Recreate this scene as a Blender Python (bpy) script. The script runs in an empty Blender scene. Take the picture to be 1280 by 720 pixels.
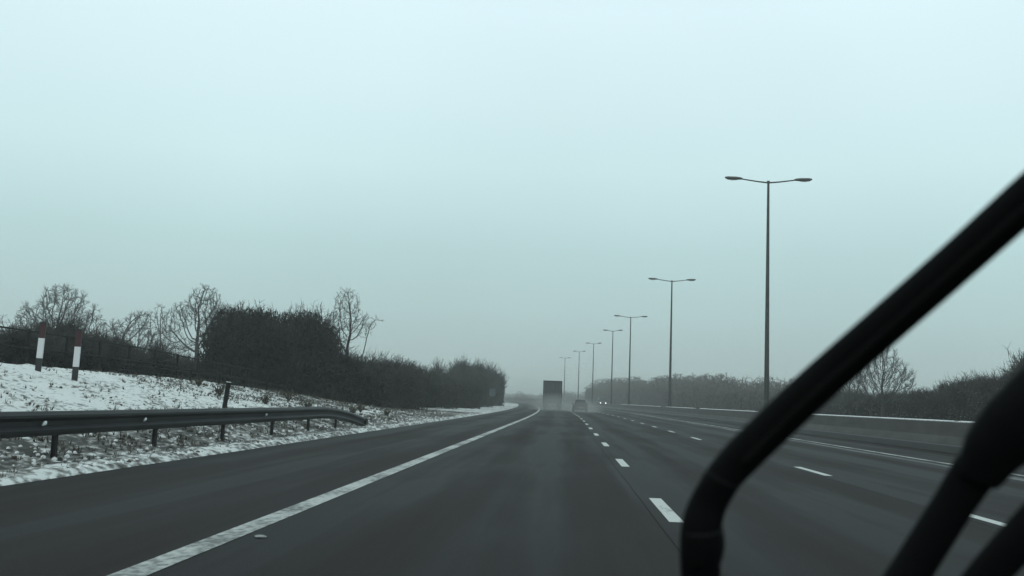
import bpy, math, random
from mathutils import Vector, Matrix, noise

random.seed(7)
S = bpy.context.scene
C = S.collection
R = math.radians

# ------------------------------------------------------------------ camera
FPX = 1300.0                       # focal length in pixels of a 1280 wide frame
CAM_Z = 1.15
YAW, PITCH, ROLL = R(3.2), R(6.16), 0.0352
cd = bpy.data.cameras.new('camera')
cam = bpy.data.objects.new('camera', cd); C.objects.link(cam)
fw = Vector((-math.sin(YAW) * math.cos(PITCH), math.cos(YAW) * math.cos(PITCH), math.sin(PITCH)))
rt0 = fw.cross(Vector((0, 0, 1))).normalized(); up0 = rt0.cross(fw)
rt = rt0 * math.cos(ROLL) + up0 * math.sin(ROLL)
up = rt.cross(fw)
CAM_P = Vector((0, 0, CAM_Z))
M = Matrix((rt, up, -fw)).transposed().to_4x4(); M.translation = CAM_P
cam.matrix_world = M
cd.sensor_width = 36; cd.lens = 36 * FPX / 1280
cd.clip_start = 0.05; cd.clip_end = 9000
cd.dof.use_dof = True; cd.dof.focus_distance = 45; cd.dof.aperture_fstop = 6.5
S.camera = cam

# ------------------------------------------------------------------ sky, sun, exposure
w = bpy.data.worlds.new('World'); S.world = w; w.use_nodes = True
nt = w.node_tree; nt.nodes.clear()
SUN_EL, SUN_AZ = R(40), R(205)
sky = nt.nodes.new('ShaderNodeTexSky'); sky.sky_type = 'NISHITA'; sky.sun_disc = False
sky.sun_elevation = SUN_EL; sky.sun_rotation = SUN_AZ; sky.dust_density = 5; sky.air_density = 1
bgs = nt.nodes.new('ShaderNodeBackground'); bgs.inputs[1].default_value = 0.05
nt.links.new(sky.outputs[0], bgs.inputs[0])
# overcast cloud deck: brighter towards the zenith, a little uneven
tc = nt.nodes.new('ShaderNodeTexCoord'); sep = nt.nodes.new('ShaderNodeSeparateXYZ')
nt.links.new(tc.outputs['Generated'], sep.inputs[0])
ramp = nt.nodes.new('ShaderNodeValToRGB')
cr = ramp.color_ramp
cr.elements[0].position = 0.0; cr.elements[0].color = (0.47, 0.595, 0.59, 1)
cr.elements[1].position = 1.0; cr.elements[1].color = (0.60, 0.77, 0.78, 1)
for p, c in ((0.06, (0.48, 0.64, 0.645)), (0.14, (0.54, 0.75, 0.76)), (0.22, (0.68, 0.905, 0.93)), (0.36, (0.80, 1.01, 1.07)), (0.55, (0.66, 0.88, 0.90))):
    e = cr.elements.new(p); e.color = (*c, 1)
nz = nt.nodes.new('ShaderNodeTexNoise'); nz.inputs['Scale'].default_value = 2.6; nz.inputs['Detail'].default_value = 2
nt.links.new(tc.outputs['Generated'], nz.inputs['Vector'])
mr = nt.nodes.new('ShaderNodeMapRange'); mr.inputs[3].default_value = 0.93; mr.inputs[4].default_value = 1.07
nt.links.new(nz.outputs[0], mr.inputs[0])
bgo = nt.nodes.new('ShaderNodeBackground')
nt.links.new(sep.outputs['Z'], ramp.inputs[0]); nt.links.new(ramp.outputs[0], bgo.inputs[0])
nt.links.new(mr.outputs[0], bgo.inputs[1])
add = nt.nodes.new('ShaderNodeMixShader'); add.inputs[0].default_value = 0.93
out = nt.nodes.new('ShaderNodeOutputWorld')
nt.links.new(bgs.outputs[0], add.inputs[1]); nt.links.new(bgo.outputs[0], add.inputs[2]); nt.links.new(add.outputs[0], out.inputs[0])

sl = bpy.data.lights.new('sun', 'SUN'); sl.energy = 0.5; sl.angle = R(30); sl.specular_factor = 0.3; sl.color = (1, 0.98, 0.94)
so = bpy.data.objects.new('sun', sl); C.objects.link(so)
so.rotation_euler = (R(90) - SUN_EL, 0, R(180) - SUN_AZ)
S.view_settings.view_transform = 'Standard'; S.view_settings.look = 'None'
S.view_settings.exposure = 0; S.view_settings.gamma = 1
S.cycles.volume_bounces = 2
S.cycles.max_bounces = 6
S.cycles.use_denoising = True

# ------------------------------------------------------------------ helpers
def off(y):                        # the road bends left beyond 40 m
    return -max(0.0, min(y, 900) - 60.0) ** 2 / 6800.0
def rise(y):                       # and climbs very gently
    return .5e-5 * max(0.0, min(y, 480) - 20.0) ** 2
def rp(u, y, z=0.0):               # road coordinates to world
    return Vector((u + off(y), y, z + rise(y)))
def interp(tab, x):
    if x <= tab[0][0]: return tab[0][1]
    for (a, b), (c, d) in zip(tab, tab[1:]):
        if x <= c: return b + (d - b) * (x - a) / (c - a)
    return tab[-1][1]
CREST = [(-30, 1.7), (25, 1.55), (38, 1.40), (50, 1.08), (64, .42), (80, .16), (150, .08), (3000, .08)]
def ground(u, y):
    if u < -6.0:
        t = min(1, max(0, (-u - 6.9) / 6.6))
        z = .03 + interp(CREST, y) * (t * (1.25 - .25 * t) if t < 1 else 1)
        if u < -40: z += 1.2 * min(1, (-u - 40) / 60) * (1 + .6 * math.sin(u * .011 + y * .004))
        return z
    if u > 27.0:
        t = min(1, (u - 27) / 6)
        z = .5 * t * t * (3 - 2 * t)
        if u > 60: z += 1.5 * min(1, (u - 60) / 100)
        return z
    return -.02
def cam_pt(px, py, depth):         # where a sight line of the photo stands at a given distance ahead of the lens
    return CAM_P + fw * depth + rt * ((px - 640) / FPX * depth) + up * ((360 - py) / FPX * depth)

def mat(name, col=(.5, .5, .5), rough=.7, metal=0.0, emit=None, estr=0):
    m = bpy.data.materials.new(name); m.use_nodes = True
    b = m.node_tree.nodes['Principled BSDF']
    b.inputs['Base Color'].default_value = (*col, 1); b.inputs['Roughness'].default_value = rough
    b.inputs['Metallic'].default_value = metal
    if emit: b.inputs['Emission Color'].default_value = (*emit, 1); b.inputs['Emission Strength'].default_value = estr
    return m
def noisy(m, scale, c1, c2, detail=4, lo=.35, hi=.65, bump=0, bscale=None, stretch=None, rough=None):
    t = m.node_tree; b = t.nodes['Principled BSDF']
    tcn = t.nodes.new('ShaderNodeTexCoord'); mp = t.nodes.new('ShaderNodeMapping')
    t.links.new(tcn.outputs['Object'], mp.inputs[0])
    if stretch: mp.inputs['Scale'].default_value = stretch
    n = t.nodes.new('ShaderNodeTexNoise'); n.inputs['Scale'].default_value = scale; n.inputs['Detail'].default_value = detail
    t.links.new(mp.outputs[0], n.inputs['Vector'])
    r = t.nodes.new('ShaderNodeValToRGB')
    r.color_ramp.elements[0].position = lo; r.color_ramp.elements[0].color = (*c1, 1)
    r.color_ramp.elements[1].position = hi; r.color_ramp.elements[1].color = (*c2, 1)
    t.links.new(n.outputs[0], r.inputs[0]); t.links.new(r.outputs[0], b.inputs['Base Color'])
    if rough:
        rr = t.nodes.new('ShaderNodeMapRange'); rr.inputs[1].default_value = .3; rr.inputs[2].default_value = .7
        rr.inputs[3].default_value = rough[0]; rr.inputs[4].default_value = rough[1]
        t.links.new(n.outputs[0], rr.inputs[0]); t.links.new(rr.outputs[0], b.inputs['Roughness'])
    if bump:
        n2 = t.nodes.new('ShaderNodeTexNoise'); n2.inputs['Scale'].default_value = bscale or scale * 3
        t.links.new(tcn.outputs['Object'], n2.inputs['Vector'])
        bp = t.nodes.new('ShaderNodeBump'); bp.inputs['Strength'].default_value = bump; bp.inputs['Distance'].default_value = .02
        t.links.new(n2.outputs[0], bp.inputs['Height']); t.links.new(bp.outputs[0], b.inputs['Normal'])
    return m

class MB:
    def __init__(s): s.v = []; s.f = []; s.mi = []
    def face(s, pts, mi=0):
        i = len(s.v); s.v += [tuple(p) for p in pts]; s.f.append(tuple(range(i, i + len(pts)))); s.mi.append(mi)
    def box(s, x0, x1, y0, y1, z0, z1, mi=0, T=None):
        i = len(s.v)
        P = [Vector((x, y, z)) for z in (z0, z1) for y in (y0, y1) for x in (x0, x1)]
        if T: P = [T @ p for p in P]
        s.v += [tuple(p) for p in P]
        for f in ((0, 2, 3, 1), (4, 5, 7, 6), (0, 1, 5, 4), (2, 6, 7, 3), (0, 4, 6, 2), (1, 3, 7, 5)):
            s.f.append(tuple(i + k for k in f)); s.mi.append(mi)
    def tube(s, pts, rads, n=8, mi=0, cap=True, flat=1.0, nrm=None):
        pts = [Vector(p) for p in pts]; rings = []
        prev = None
        for k, p in enumerate(pts):
            a = pts[max(0, k - 1)]; b = pts[min(len(pts) - 1, k + 1)]
            d = (b - a)
            if d.length < 1e-9: d = Vector((0, 0, 1))
            d.normalize()
            if nrm is not None: e = Vector(nrm)
            elif prev is not None: e = prev
            else: e = Vector((1, 0, 0)) if abs(d.x) < .8 else Vector((0, 1, 0))
            e = (e - d * e.dot(d)).normalized(); prev = e; g = d.cross(e)
            i = len(s.v); r = rads[k] if hasattr(rads, '__len__') else rads
            for q in range(n):
                a_ = 2 * math.pi * q / n
                s.v.append(tuple(p + e * (math.cos(a_) * r * flat) + g * (math.sin(a_) * r)))
            rings.append(i)
        for i, j in zip(rings, rings[1:]):
            for q in range(n):
                s.f.append((i + q, i + (q + 1) % n, j + (q + 1) % n, j + q)); s.mi.append(mi)
        if cap:
            s.f.append(tuple(rings[0] + q for q in reversed(range(n)))); s.mi.append(mi)
            s.f.append(tuple(rings[-1] + q for q in range(n))); s.mi.append(mi)
    def sweep(s, prof, path, mi=0, cap=True):     # prof: (u,z) closed outline; path: list of y
        rings = []
        for y in path:
            i = len(s.v); s.v += [tuple(rp(u, y, z)) for u, z in prof]; rings.append(i)
        n = len(prof)
        for i, j in zip(rings, rings[1:]):
            for q in range(n):
                s.f.append((i + q, i + (q + 1) % n, j + (q + 1) % n, j + q)); s.mi.append(mi)
        if cap:
            s.f.append(tuple(rings[0] + q for q in range(n))); s.mi.append(mi)
            s.f.append(tuple(rings[-1] + q for q in reversed(range(n)))); s.mi.append(mi)
    def sheet(s, us, ys, z, mi=0):                # flat strip in road coordinates, z may be a function
        base = len(s.v); zf = z if callable(z) else (lambda u, y: z)
        for y in ys:
            for u in us: s.v.append(tuple(rp(u, y, zf(u, y))))
        n = len(us)
        for a in range(len(ys) - 1):
            for b in range(n - 1):
                q = base + a * n + b
                s.f.append((q, q + 1, q + n + 1, q + n)); s.mi.append(mi)
    def build(s, name, mats, parent=None, smooth=False, bevel=0):
        me = bpy.data.meshes.new(name); me.from_pydata(s.v, [], s.f)
        for m in (mats if isinstance(mats, (list, tuple)) else [mats]): me.materials.append(m)
        me.polygons.foreach_set('material_index', s.mi)
        if smooth: me.polygons.foreach_set('use_smooth', [True] * len(s.f))
        me.update()
        o = bpy.data.objects.new(name, me); C.objects.link(o)
        if bevel:
            bv = o.modifiers.new('bevel', 'BEVEL'); bv.width = bevel; bv.segments = 2
        if parent: o.parent = parent
        return o

def tag(o, label=None, cat=None, group=None, kind=None):
    if label: o['label'] = label
    if cat: o['category'] = cat
    if group: o['group'] = group
    if kind: o['kind'] = kind
    return o
def empty(name, loc, rz=0):
    o = bpy.data.objects.new(name, None); C.objects.link(o)
    o.location = loc; o.rotation_euler = (0, 0, rz); o.empty_display_size = .3
    return o
kids = {}
def copy_tree(o, loc=None, rz=None, scale=None):
    c = o.copy(); C.objects.link(c)
    for ch in list(o.children):
        d = ch.copy(); C.objects.link(d); d.parent = c
        for g in list(ch.children):
            e = g.copy(); C.objects.link(e); e.parent = d
    if loc is not None: c.location = loc
    if rz is not None: c.rotation_euler = (0, 0, rz)
    if scale is not None: c.scale = scale
    return c
def frange(a, b, st):
    n = max(1, int(round((b - a) / st))); return [a + (b - a) * i / n for i in range(n + 1)]

# ------------------------------------------------------------------ materials
m_asph = mat('wet_asphalt', (.04, .04, .04), .5)
t = m_asph.node_tree; b = t.nodes['Principled BSDF']; b.inputs['Specular IOR Level'].default_value = .03
tcn = t.nodes.new('ShaderNodeTexCoord')
def nnode(t, src, scale, stretch, detail=4):
    mp = t.nodes.new('ShaderNodeMapping'); mp.inputs['Scale'].default_value = stretch
    n = t.nodes.new('ShaderNodeTexNoise'); n.inputs['Scale'].default_value = scale; n.inputs['Detail'].default_value = detail
    t.links.new(src, mp.inputs[0]); t.links.new(mp.outputs[0], n.inputs['Vector']); return n.outputs[0]
def mth(t, op, a, b_=None, v=None):
    n = t.nodes.new('ShaderNodeMath'); n.operation = op
    if isinstance(a, (int, float)): n.inputs[0].default_value = a
    else: t.links.new(a, n.inputs[0])
    if b_ is not None: t.links.new(b_, n.inputs[1])
    elif v is not None: n.inputs[1].default_value = v
    return n.outputs[0]
uatt = t.nodes.new('ShaderNodeAttribute'); uatt.attribute_name = 'lane_u'
streak = nnode(t, tcn.outputs['Object'], 1.0, (1.6, .05, 1), 5)
blot = nnode(t, tcn.outputs['Object'], .35, (1, .35, 1), 4)
fine = nnode(t, tcn.outputs['Object'], 45, (1, 1, 1), 3)
# wheel tracks: polished bands 1.8 m apart in each lane
ph = mth(t, 'SINE', mth(t, 'MULTIPLY', uatt.outputs['Fac'], v=2 * math.pi / 1.83))
s1 = mth(t, 'ADD', mth(t, 'MULTIPLY', ph, v=.10), mth(t, 'MULTIPLY', streak, v=.8))
s2 = mth(t, 'ADD', s1, mth(t, 'MULTIPLY', blot, v=.6))
s3 = mth(t, 'MULTIPLY', mth(t, 'ADD', s2, mth(t, 'MULTIPLY', fine, v=.45)), v=.9)
rp1 = t.nodes.new('ShaderNodeValToRGB')
rp1.color_ramp.elements[0].position = .68; rp1.color_ramp.elements[0].color = (.006, .0042, .004, 1)
rp1.color_ramp.elements[1].position = 1.0; rp1.color_ramp.elements[1].position = 1.0; rp1.color_ramp.elements[1].color = (.027, .0215, .0205, 1)
t.links.new(s3, rp1.inputs[0]); t.links.new(rp1.outputs[0], b.inputs['Base Color'])
rr = t.nodes.new('ShaderNodeMapRange'); rr.inputs[1].default_value = .6; rr.inputs[2].default_value = 1.1
rr.inputs[3].default_value = .5; rr.inputs[4].default_value = .85
t.links.new(s2, rr.inputs[0]); t.links.new(rr.outputs[0], b.inputs['Roughness'])
bp = t.nodes.new('ShaderNodeBump'); bp.inputs['Strength'].default_value = .5; bp.inputs['Distance'].default_value = .006
t.links.new(fine, bp.inputs['Height']); t.links.new(bp.outputs[0], b.inputs['Normal'])

def paint_mat(name, wear, top):
    m = mat(name, (.6, .6, .58), .6)
    t = m.node_tree; b = t.nodes['Principled BSDF']
    tcn = t.nodes.new('ShaderNodeTexCoord')
    a = nnode(t, tcn.outputs['Object'], 1.1, (1, .5, 1), 5); c = nnode(t, tcn.outputs['Object'], 14, (1, .6, 1), 4)
    s = mth(t, 'ADD', mth(t, 'MULTIPLY', a, v=.6), mth(t, 'MULTIPLY', c, v=.4))
    r = t.nodes.new('ShaderNodeValToRGB')
    r.color_ramp.elements[0].position = wear; r.color_ramp.elements[0].color = (.10, .098, .094, 1)
    r.color_ramp.elements[1].position = wear + .12; r.color_ramp.elements[1].color = (*top, 1)
    t.links.new(s, r.inputs[0]); t.links.new(r.outputs[0], b.inputs['Base Color'])
    return m
m_line = paint_mat('worn_road_paint', .42, (.42, .42, .405))
m_dash = paint_mat('dash_paint', .30, (.50, .50, .48))

def snow_mat(name, with_attr=True, dark=(.035, .034, .03), mid=(.16, .15, .14)):
    m = mat(name, (.7, .7, .7), .8)
    t = m.node_tree; b = t.nodes['Principled BSDF']
    tcn = t.nodes.new('ShaderNodeTexCoord')
    a = nnode(t, tcn.outputs['Object'], 1.3, (1, 1, 1), 3); c = nnode(t, tcn.outputs['Object'], 8.5, (1, .55, 1), 7)
    s = mth(t, 'ADD', mth(t, 'MULTIPLY', a, v=.35), mth(t, 'MULTIPLY', c, v=.75))
    if with_attr:
        at = t.nodes.new('ShaderNodeAttribute'); at.attribute_name = 'snow'
        s = mth(t, 'ADD', s, at.outputs['Fac'])
    else: s = mth(t, 'ADD', s, v=.5)
    r = t.nodes.new('ShaderNodeValToRGB'); e = r.color_ramp.elements
    e[0].position = .80; e[0].color = (*dark, 1); e[1].position = 1.0 - .02; e[1].color = (.66, .66, .655, 1)
    q = e.new(.88); q.color = (*mid, 1)
    q = e.new(.93); q.color = (.36, .36, .35, 1)
    sc = mth(t, 'MULTIPLY', s, v=.85)
    t.links.new(sc, r.inputs[0]); t.links.new(r.outputs[0], b.inputs['Base Color'])
    bp = t.nodes.new('ShaderNodeBump'); bp.inputs['Strength'].default_value = .6; bp.inputs['Distance'].default_value = .05
    t.links.new(c, bp.inputs['Height']); t.links.new(bp.outputs[0], b.inputs['Normal'])
    return m
m_snow = snow_mat('snowy_grass')
m_field = mat('winter_field', (.1, .1, .08), .9)
noisy(m_field, .25, (.05, .05, .035), (.40, .40, .39), 6, .40, .72)
m_whitesnow = noisy(mat('snow', (.75, .75, .75), .7), 9, (.45, .45, .44), (.78, .78, .78), 4, .3, .55, .4, 20)
m_greyslush = noisy(mat('grey_slush', (.2, .2, .2), .7), 14, (.10, .098, .095), (.30, .30, .295), 4, .3, .6, .4, 30)
m_conc = noisy(mat('concrete', (.2, .2, .19), .8), 2.2, (.036, .032, .030), (.066, .059, .056), 6, .3, .7, .3, 25, (1, .35, 1.6))
m_conc_wet = noisy(mat('damp_concrete', (.07, .07, .07), .5), 3, (.014, .012, .0115), (.030, .026, .025), 5, .3, .7, .2, 25, (1, .3, 1))
m_galv = noisy(mat('weathered_galvanised_steel', (.1, .1, .1), .5), 3, (.014, .0135, .014), (.028, .028, .028), 5, .3, .7, 0, None, (1, .3, 1))
m_galv_d = mat('dark_steel_post', (.02, .02, .02), .7)
m_pole = noisy(mat('painted_column', (.12, .12, .115), .5, .3), 4, (.035, .035, .033), (.06, .06, .058), 4, .3, .7)
m_head = mat('lantern_housing', (.10, .10, .097), .6)
m_lens = mat('lantern_glass', (.35, .35, .34), .25)
m_wood = noisy(mat('dark_wet_wood', (.04, .035, .03), .8), 8, (.008, .0075, .007), (.018, .0165, .015), 4, .3, .7, .3, 30, (1, 1, .15))
m_red = mat('red_paint', (.035, .004, .007), .5)
m_white = mat('white_reflective_paint', (.62, .61, .62), .5)
m_black = mat('black_paint', (.012, .012, .012), .5)
m_bark = noisy(mat('grey_bark', (.06, .055, .05), .9), 6, (.020, .018, .017), (.045, .042, .038), 4, .3, .7)
m_twig = noisy(mat('bare_twigs', (.05, .045, .042), .9), 2, (.022, .020, .019), (.045, .041, .038), 3, .35, .65)
m_twig_pale = noisy(mat('pale_frosty_twigs', (.1, .1, .095), .9), 2, (.045, .042, .041), (.085, .082, .079), 3, .35, .65)
m_scrub = noisy(mat('dark_scrub', (.02, .02, .017), .9), .9, (.004, .0033, .003), (.014, .011, .010), 4, .35, .65)
m_scrub2 = noisy(mat('brown_scrub', (.03, .027, .023), .9), .9, (.010, .0078, .0066), (.028, .021, .0185), 4, .35, .65)
m_twig_far = noisy(mat('haze_paled_twigs', (.07, .065, .055), .9), 2, (.085, .075, .068), (.15, .135, .125), 3, .35, .65)  # paler than the near twigs: distance haze put into the base colour
m_scrub_far = noisy(mat('haze_paled_scrub', (.05, .045, .04), .9), .9, (.055, .048, .043), (.10, .088, .08), 4, .35, .65)  # far scrub lightened too, its colour carrying extra haze
m_grass = noisy(mat('dead_grass', (.05, .045, .03), .9), 3, (.02, .019, .014), (.09, .08, .055), 3, .35, .65)
for mm in (m_wood, m_galv_d, m_galv): mm.node_tree.nodes['Principled BSDF'].inputs['Specular IOR Level'].default_value = .15
m_wiper = mat('matt_black_wiper', (.006, .006, .0065), .55)
m_rubber = mat('rubber', (.004, .004, .004), .9)
for mm in (m_wiper, m_rubber): mm.node_tree.nodes['Principled BSDF'].inputs['Specular IOR Level'].default_value = .08

# ------------------------------------------------------------------ ground and road
def us_list():
    a = [-2600, -1500, -800, -400, -200, -120, -80, -60, -48, -40, -34, -28, -24, -20, -17, -15, -14, -13, -12, -11, -10, -9, -8, -7, -6.05]
    return a + [5, 12, 20, 26.9, 28, 29, 30, 31, 32, 33, 36, 40, 48, 60, 80, 120, 200, 400, 800, 1500, 2600]
ys = [-60, -30] + frange(-20, 160, 4) + frange(170, 420, 10) + frange(450, 1000, 50) + [1200, 1500, 2000, 2600]
g = MB()
def gz(u, y):
    z = ground(u, y)
    if -15.2 < u < -6: z -= .12
    return z
base_us = us_list()
def sheet_far(mb, us, ys, zf):
    n = len(us); base = len(mb.v)
    for y in ys:
        o_ = off(min(y, 700)) if y < 700 else off(700)
        for u in us: mb.v.append((u + o_ * max(0, 1 - abs(u) / 2600), y, zf(u, y) + rise(y)))
    for a in range(len(ys) - 1):
        for b_ in range(n - 1):
            q = base + a * n + b_; mb.f.append((q, q + 1, q + n + 1, q + n)); mb.mi.append(0)
sheet_far(g, base_us, ys, gz)
tag(g.build('ground', m_field, smooth=True), kind='structure')

def add_attr(o, name, vals):
    a = o.data.attributes.new(name, 'FLOAT', 'POINT'); a.data.foreach_set('value', vals)

def fbm(x, y, s, seed=0):
    return noise.fractal(Vector((x * s, y * s, seed)), 1.0, 2.0, 4)

# snowy verge and bank on the left, fine mesh with lumps
vg = MB(); vus = frange(-15.2, -6.22, .12); vys = frange(2, 62, .11) + frange(62.5, 260, .8)[0:]
vals = []
def vz(u, y):
    lump = (.05 if u < -6.9 else .03) * fbm(u + .4 * y, y - .5 * u, 1.3) + .03 * fbm(u * 1.3 + .6 * y, y * .9 - .8 * u, 2.9, 3) + .018 * fbm(u * 1.1 - .7 * y, y + .3 * u, 5.3, 8)
    edge = min(1, (-u - 6.22) / .30)
    if edge < .01: return -.03
    return ground(u, y) + lump * edge + .06 * edge * (1 - min(1, max(0, (-u - 6.6) / .7))) + .01
vg.sheet(vus, vys, vz)
for y in vys:
    for u in vus:
        d = -u
        if d < 6.62: s = .53                      # slush rim the ploughs left at the kerb
        elif d < 9.0: s = .455 + (.02 if y > 34 else 0) - .02 * max(0, 1 - abs(d - 7.6))
        elif y < 31: s = .62
        else: s = .62 - min(.16, (y - 31) * .011)
        if 9.0 > d > 8.0: s += (d - 8) * .17
        if y > 62: s = .56
        vals.append(s + .07 * fbm(u, y, .5, 9))
v = vg.build('snowy_verge', m_snow, smooth=True); add_attr(v, 'snow', vals); tag(v, kind='structure')

def road_strip(name, u0, u1, y0, y1):
    mb = MB(); us = frange(u0, u1, .45); yy = frange(y0, y1, 4)
    mb.sheet(us, yy, 0.0)
    o = mb.build(name, m_asph); add_attr(o, 'lane_u', [u for y in yy for u in us]); return tag(o, kind='structure')
road_strip('motorway_carriageway', -6.35, 12.0, -30, 900)
road_strip('far_carriageway', 13.4, 27.0, -30, 900)
mb = MB(); mb.sheet([12.0, 13.4], frange(-30, 900, 4), .03); tag(mb.build('central_reservation', m_conc_wet), kind='structure')
# far verge with snow
mb = MB(); fus = frange(27.0, 34, .5); fys = frange(20, 420, 1.2)
mb.sheet(fus, fys, lambda u, y: ground(u, y) + .03 + .04 * fbm(u, y, 1.2))
o = mb.build('far_verge', m_snow, smooth=True); add_attr(o, 'snow', [.44] * (len(fus) * len(fys))); tag(o, kind='structure')

# painted lines
LE, L1, L2, RE = -2.65, 1.13, 4.74, 9.2
def line(name, u, wd, m, z=.004):
    mb = MB(); mb.sheet([u - wd / 2, u, u + wd / 2], frange(-10, 600, 2), z); return tag(mb.build(name, m), kind='structure')
line('left_edge_line', LE, .22, m_line)
line('right_edge_line', RE, .16, m_line)
for nm, u, y0 in (('lane_line', L1, 10.6), ('lane_line', L2, 10.2)):
    mb = MB(); y = y0 - 9
    while y < 500:
        mb.sheet([u - .075, u + .075], frange(y, y + 2.6, .65), .004); y += 9
    tag(mb.build(nm, m_dash), kind='structure')
# longitudinal joint in the surfacing next to the lane line, and slush lying along the edge line
m_joint = mat('sealed_joint', (.0125, .0105, .010), .8); m_joint.node_tree.nodes['Principled BSDF'].inputs['Specular IOR Level'].default_value = .05
mb = MB()
for u in (L1 - .2, L2 - .22):
    yy = frange(-5, 260, 1.0)
    for a, b_ in zip(yy, yy[1:]):
        wa = .007 + .006 * noise.noise(Vector((u, a, 0))); da = .03 * noise.noise(Vector((u, a * .3, 4))); db = .03 * noise.noise(Vector((u, b_ * .3, 4)))
        mb.face([rp(u - wa + da, a, .002), rp(u + wa + da, a, .002), rp(u + wa + db, b_, .002), rp(u - wa + db, b_, .002)])
tag(mb.build('surfacing_joint', m_joint), kind='structure')
m_slush = mat('thin_slush', (.3, .3, .3), .6)
tt = m_slush.node_tree; bb = tt.nodes['Principled BSDF']; tcs = tt.nodes.new('ShaderNodeTexCoord')
nn = nnode(tt, tcs.outputs['Object'], 1.2, (2.2, .10, 1), 6)
rr2 = tt.nodes.new('ShaderNodeValToRGB'); rr2.color_ramp.elements[0].position = .50; rr2.color_ramp.elements[0].color = (.045, .044, .043, 1)
rr2.color_ramp.elements[1].position = .70; rr2.color_ramp.elements[1].color = (.26, .26, .255, 1)
tt.links.new(nn, rr2.inputs[0]); tt.links.new(rr2.outputs[0], bb.inputs['Base Color'])
mb = MB(); yy = frange(8, 130, 1)
for a, b_ in zip(yy, yy[1:]):
    f0 = 8.62 - .5 * max(0, noise.noise(Vector((a * .12, 1, 0)))); f1 = 8.62 - .5 * max(0, noise.noise(Vector((b_ * .12, 1, 0))))
    mb.face([rp(f0, a, .003), rp(8.80, a, .003), rp(8.80, b_, .003), rp(f1, b_, .003)])
tag(mb.build('slush_streak', m_slush), kind='structure')

# small lump of slush on the left edge line
def lump(name, loc, r, label, squash=.45):
    import bmesh
    bm = bmesh.new(); bmesh.ops.create_icosphere(bm, subdivisions=3, radius=1)
    for vv in bm.verts:
        k = 1 + .3 * noise.noise(vv.co * 1.7 + Vector(loc)); vv.co *= k * r; vv.co.z = max(vv.co.z * squash, -.01); vv.co.x *= 1.3
    me = bpy.data.meshes.new(name); bm.to_mesh(me); bm.free(); me.materials.append(m_greyslush)
    for p in me.polygons: p.use_smooth = True
    o = bpy.data.objects.new(name, me); C.objects.link(o); o.location = loc
    return tag(o, label, 'slush')
lump('slush_lump', (LE + .26, 8.3, .008), .036, 'small grey lump of slush lying just inside the left edge line', .35)

# ------------------------------------------------------------------ concrete barrier, lamp columns
bar = empty('concrete_barrier', rp(12.4, 0, 0))
def child_fix(o, root):            # keep world placement when parenting to a moved empty
    o.parent = root; o.matrix_parent_inverse = Matrix.Translation(root.location).inverted()
path = frange(-10, 60, 3) + frange(66, 420, 6)
mb = MB(); mb.sweep([(12.02, .24), (12.18, .50), (12.26, .93), (12.30, .95), (12.50, .95), (12.54, .93), (12.62, .5), (12.78, .24)], path)
child_fix(mb.build('barrier_wall', m_conc), bar)
mb = MB(); mb.sweep([(11.98, .0), (12.0, .21), (12.03, .238), (12.77, .238), (12.80, .21), (12.82, .0)], path)
child_fix(mb.build('barrier_foot', m_conc_wet), bar)
for a, b_ in ((2, 27.2), (28.2, 33.6), (34.0, 60.5), (69, 96), (100, 124), (131, 190)):
    mb = MB(); yy = frange(a, b_, 2)
    mb.sweep([(12.285, .953), (12.30, .985), (12.36, 1.0), (12.44, 1.0), (12.50, .985), (12.515, .953)], yy)
    child_fix(mb.build('snow_cap', m_whitesnow, smooth=True), bar)
tag(bar, 'long concrete barrier in the central reservation with a thin cap of snow', 'barrier')

def lamp(loc, half, tilt, label, rz, h=15.6):
    e = empty('street_lamp', loc, rz)
    mb = MB(); mb.tube([(0, 0, 0), (0, 0, 1.6), (0, 0, 1.62), (0, 0, h * .5), (0, 0, h)], [.21, .20, .165, .125, .075], 12)
    mb.build('column', m_pole, e, smooth=False)
    mb = MB(); mb.tube([(0, 0, h - .05), (0, 0, h + .10)], [.095, .095], 10); mb.build('column_cap', m_pole, e)
    for s in (-1, 1):
        mb = MB(); L = half - .9
        mb.tube([(0, 0, h - .02), (s * L * .4, 0, h + .05), (s * L, 0, h + .20)], [.05, .045, .04], 8)
        a = mb.build('bracket_arm', m_pole, e)
        mb = MB()
        x0 = s * (half - 1.0); x1 = s * (half + .12); z = h + .21
        xs = [x0, x0 + (x1 - x0) * .12, x0 + (x1 - x0) * .35, x0 + (x1 - x0) * .85, x1]
        mb.tube([(x, 0, z + .015 * k) for k, x in enumerate(xs)], [.05, .08, .10, .095, .045], 10, flat=1.5, nrm=(0, 1, 0))
        hd = mb.build('lamp_head', m_head, e, smooth=True)
        mb = MB(); mb.tube([(x0 + (x1 - x0) * .3, 0, z - .05), (x0 + (x1 - x0) * .6, 0, z - .055), (x0 + (x1 - x0) * .9, 0, z - .02)], [.05, .065, .04], 8, nrm=(0, 1, 0))
        mb.build('lens', m_lens, hd, smooth=True)
    tag(e, label, 'street lamp', 'tall twin arm lamps along the central reservation')
    return e
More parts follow.
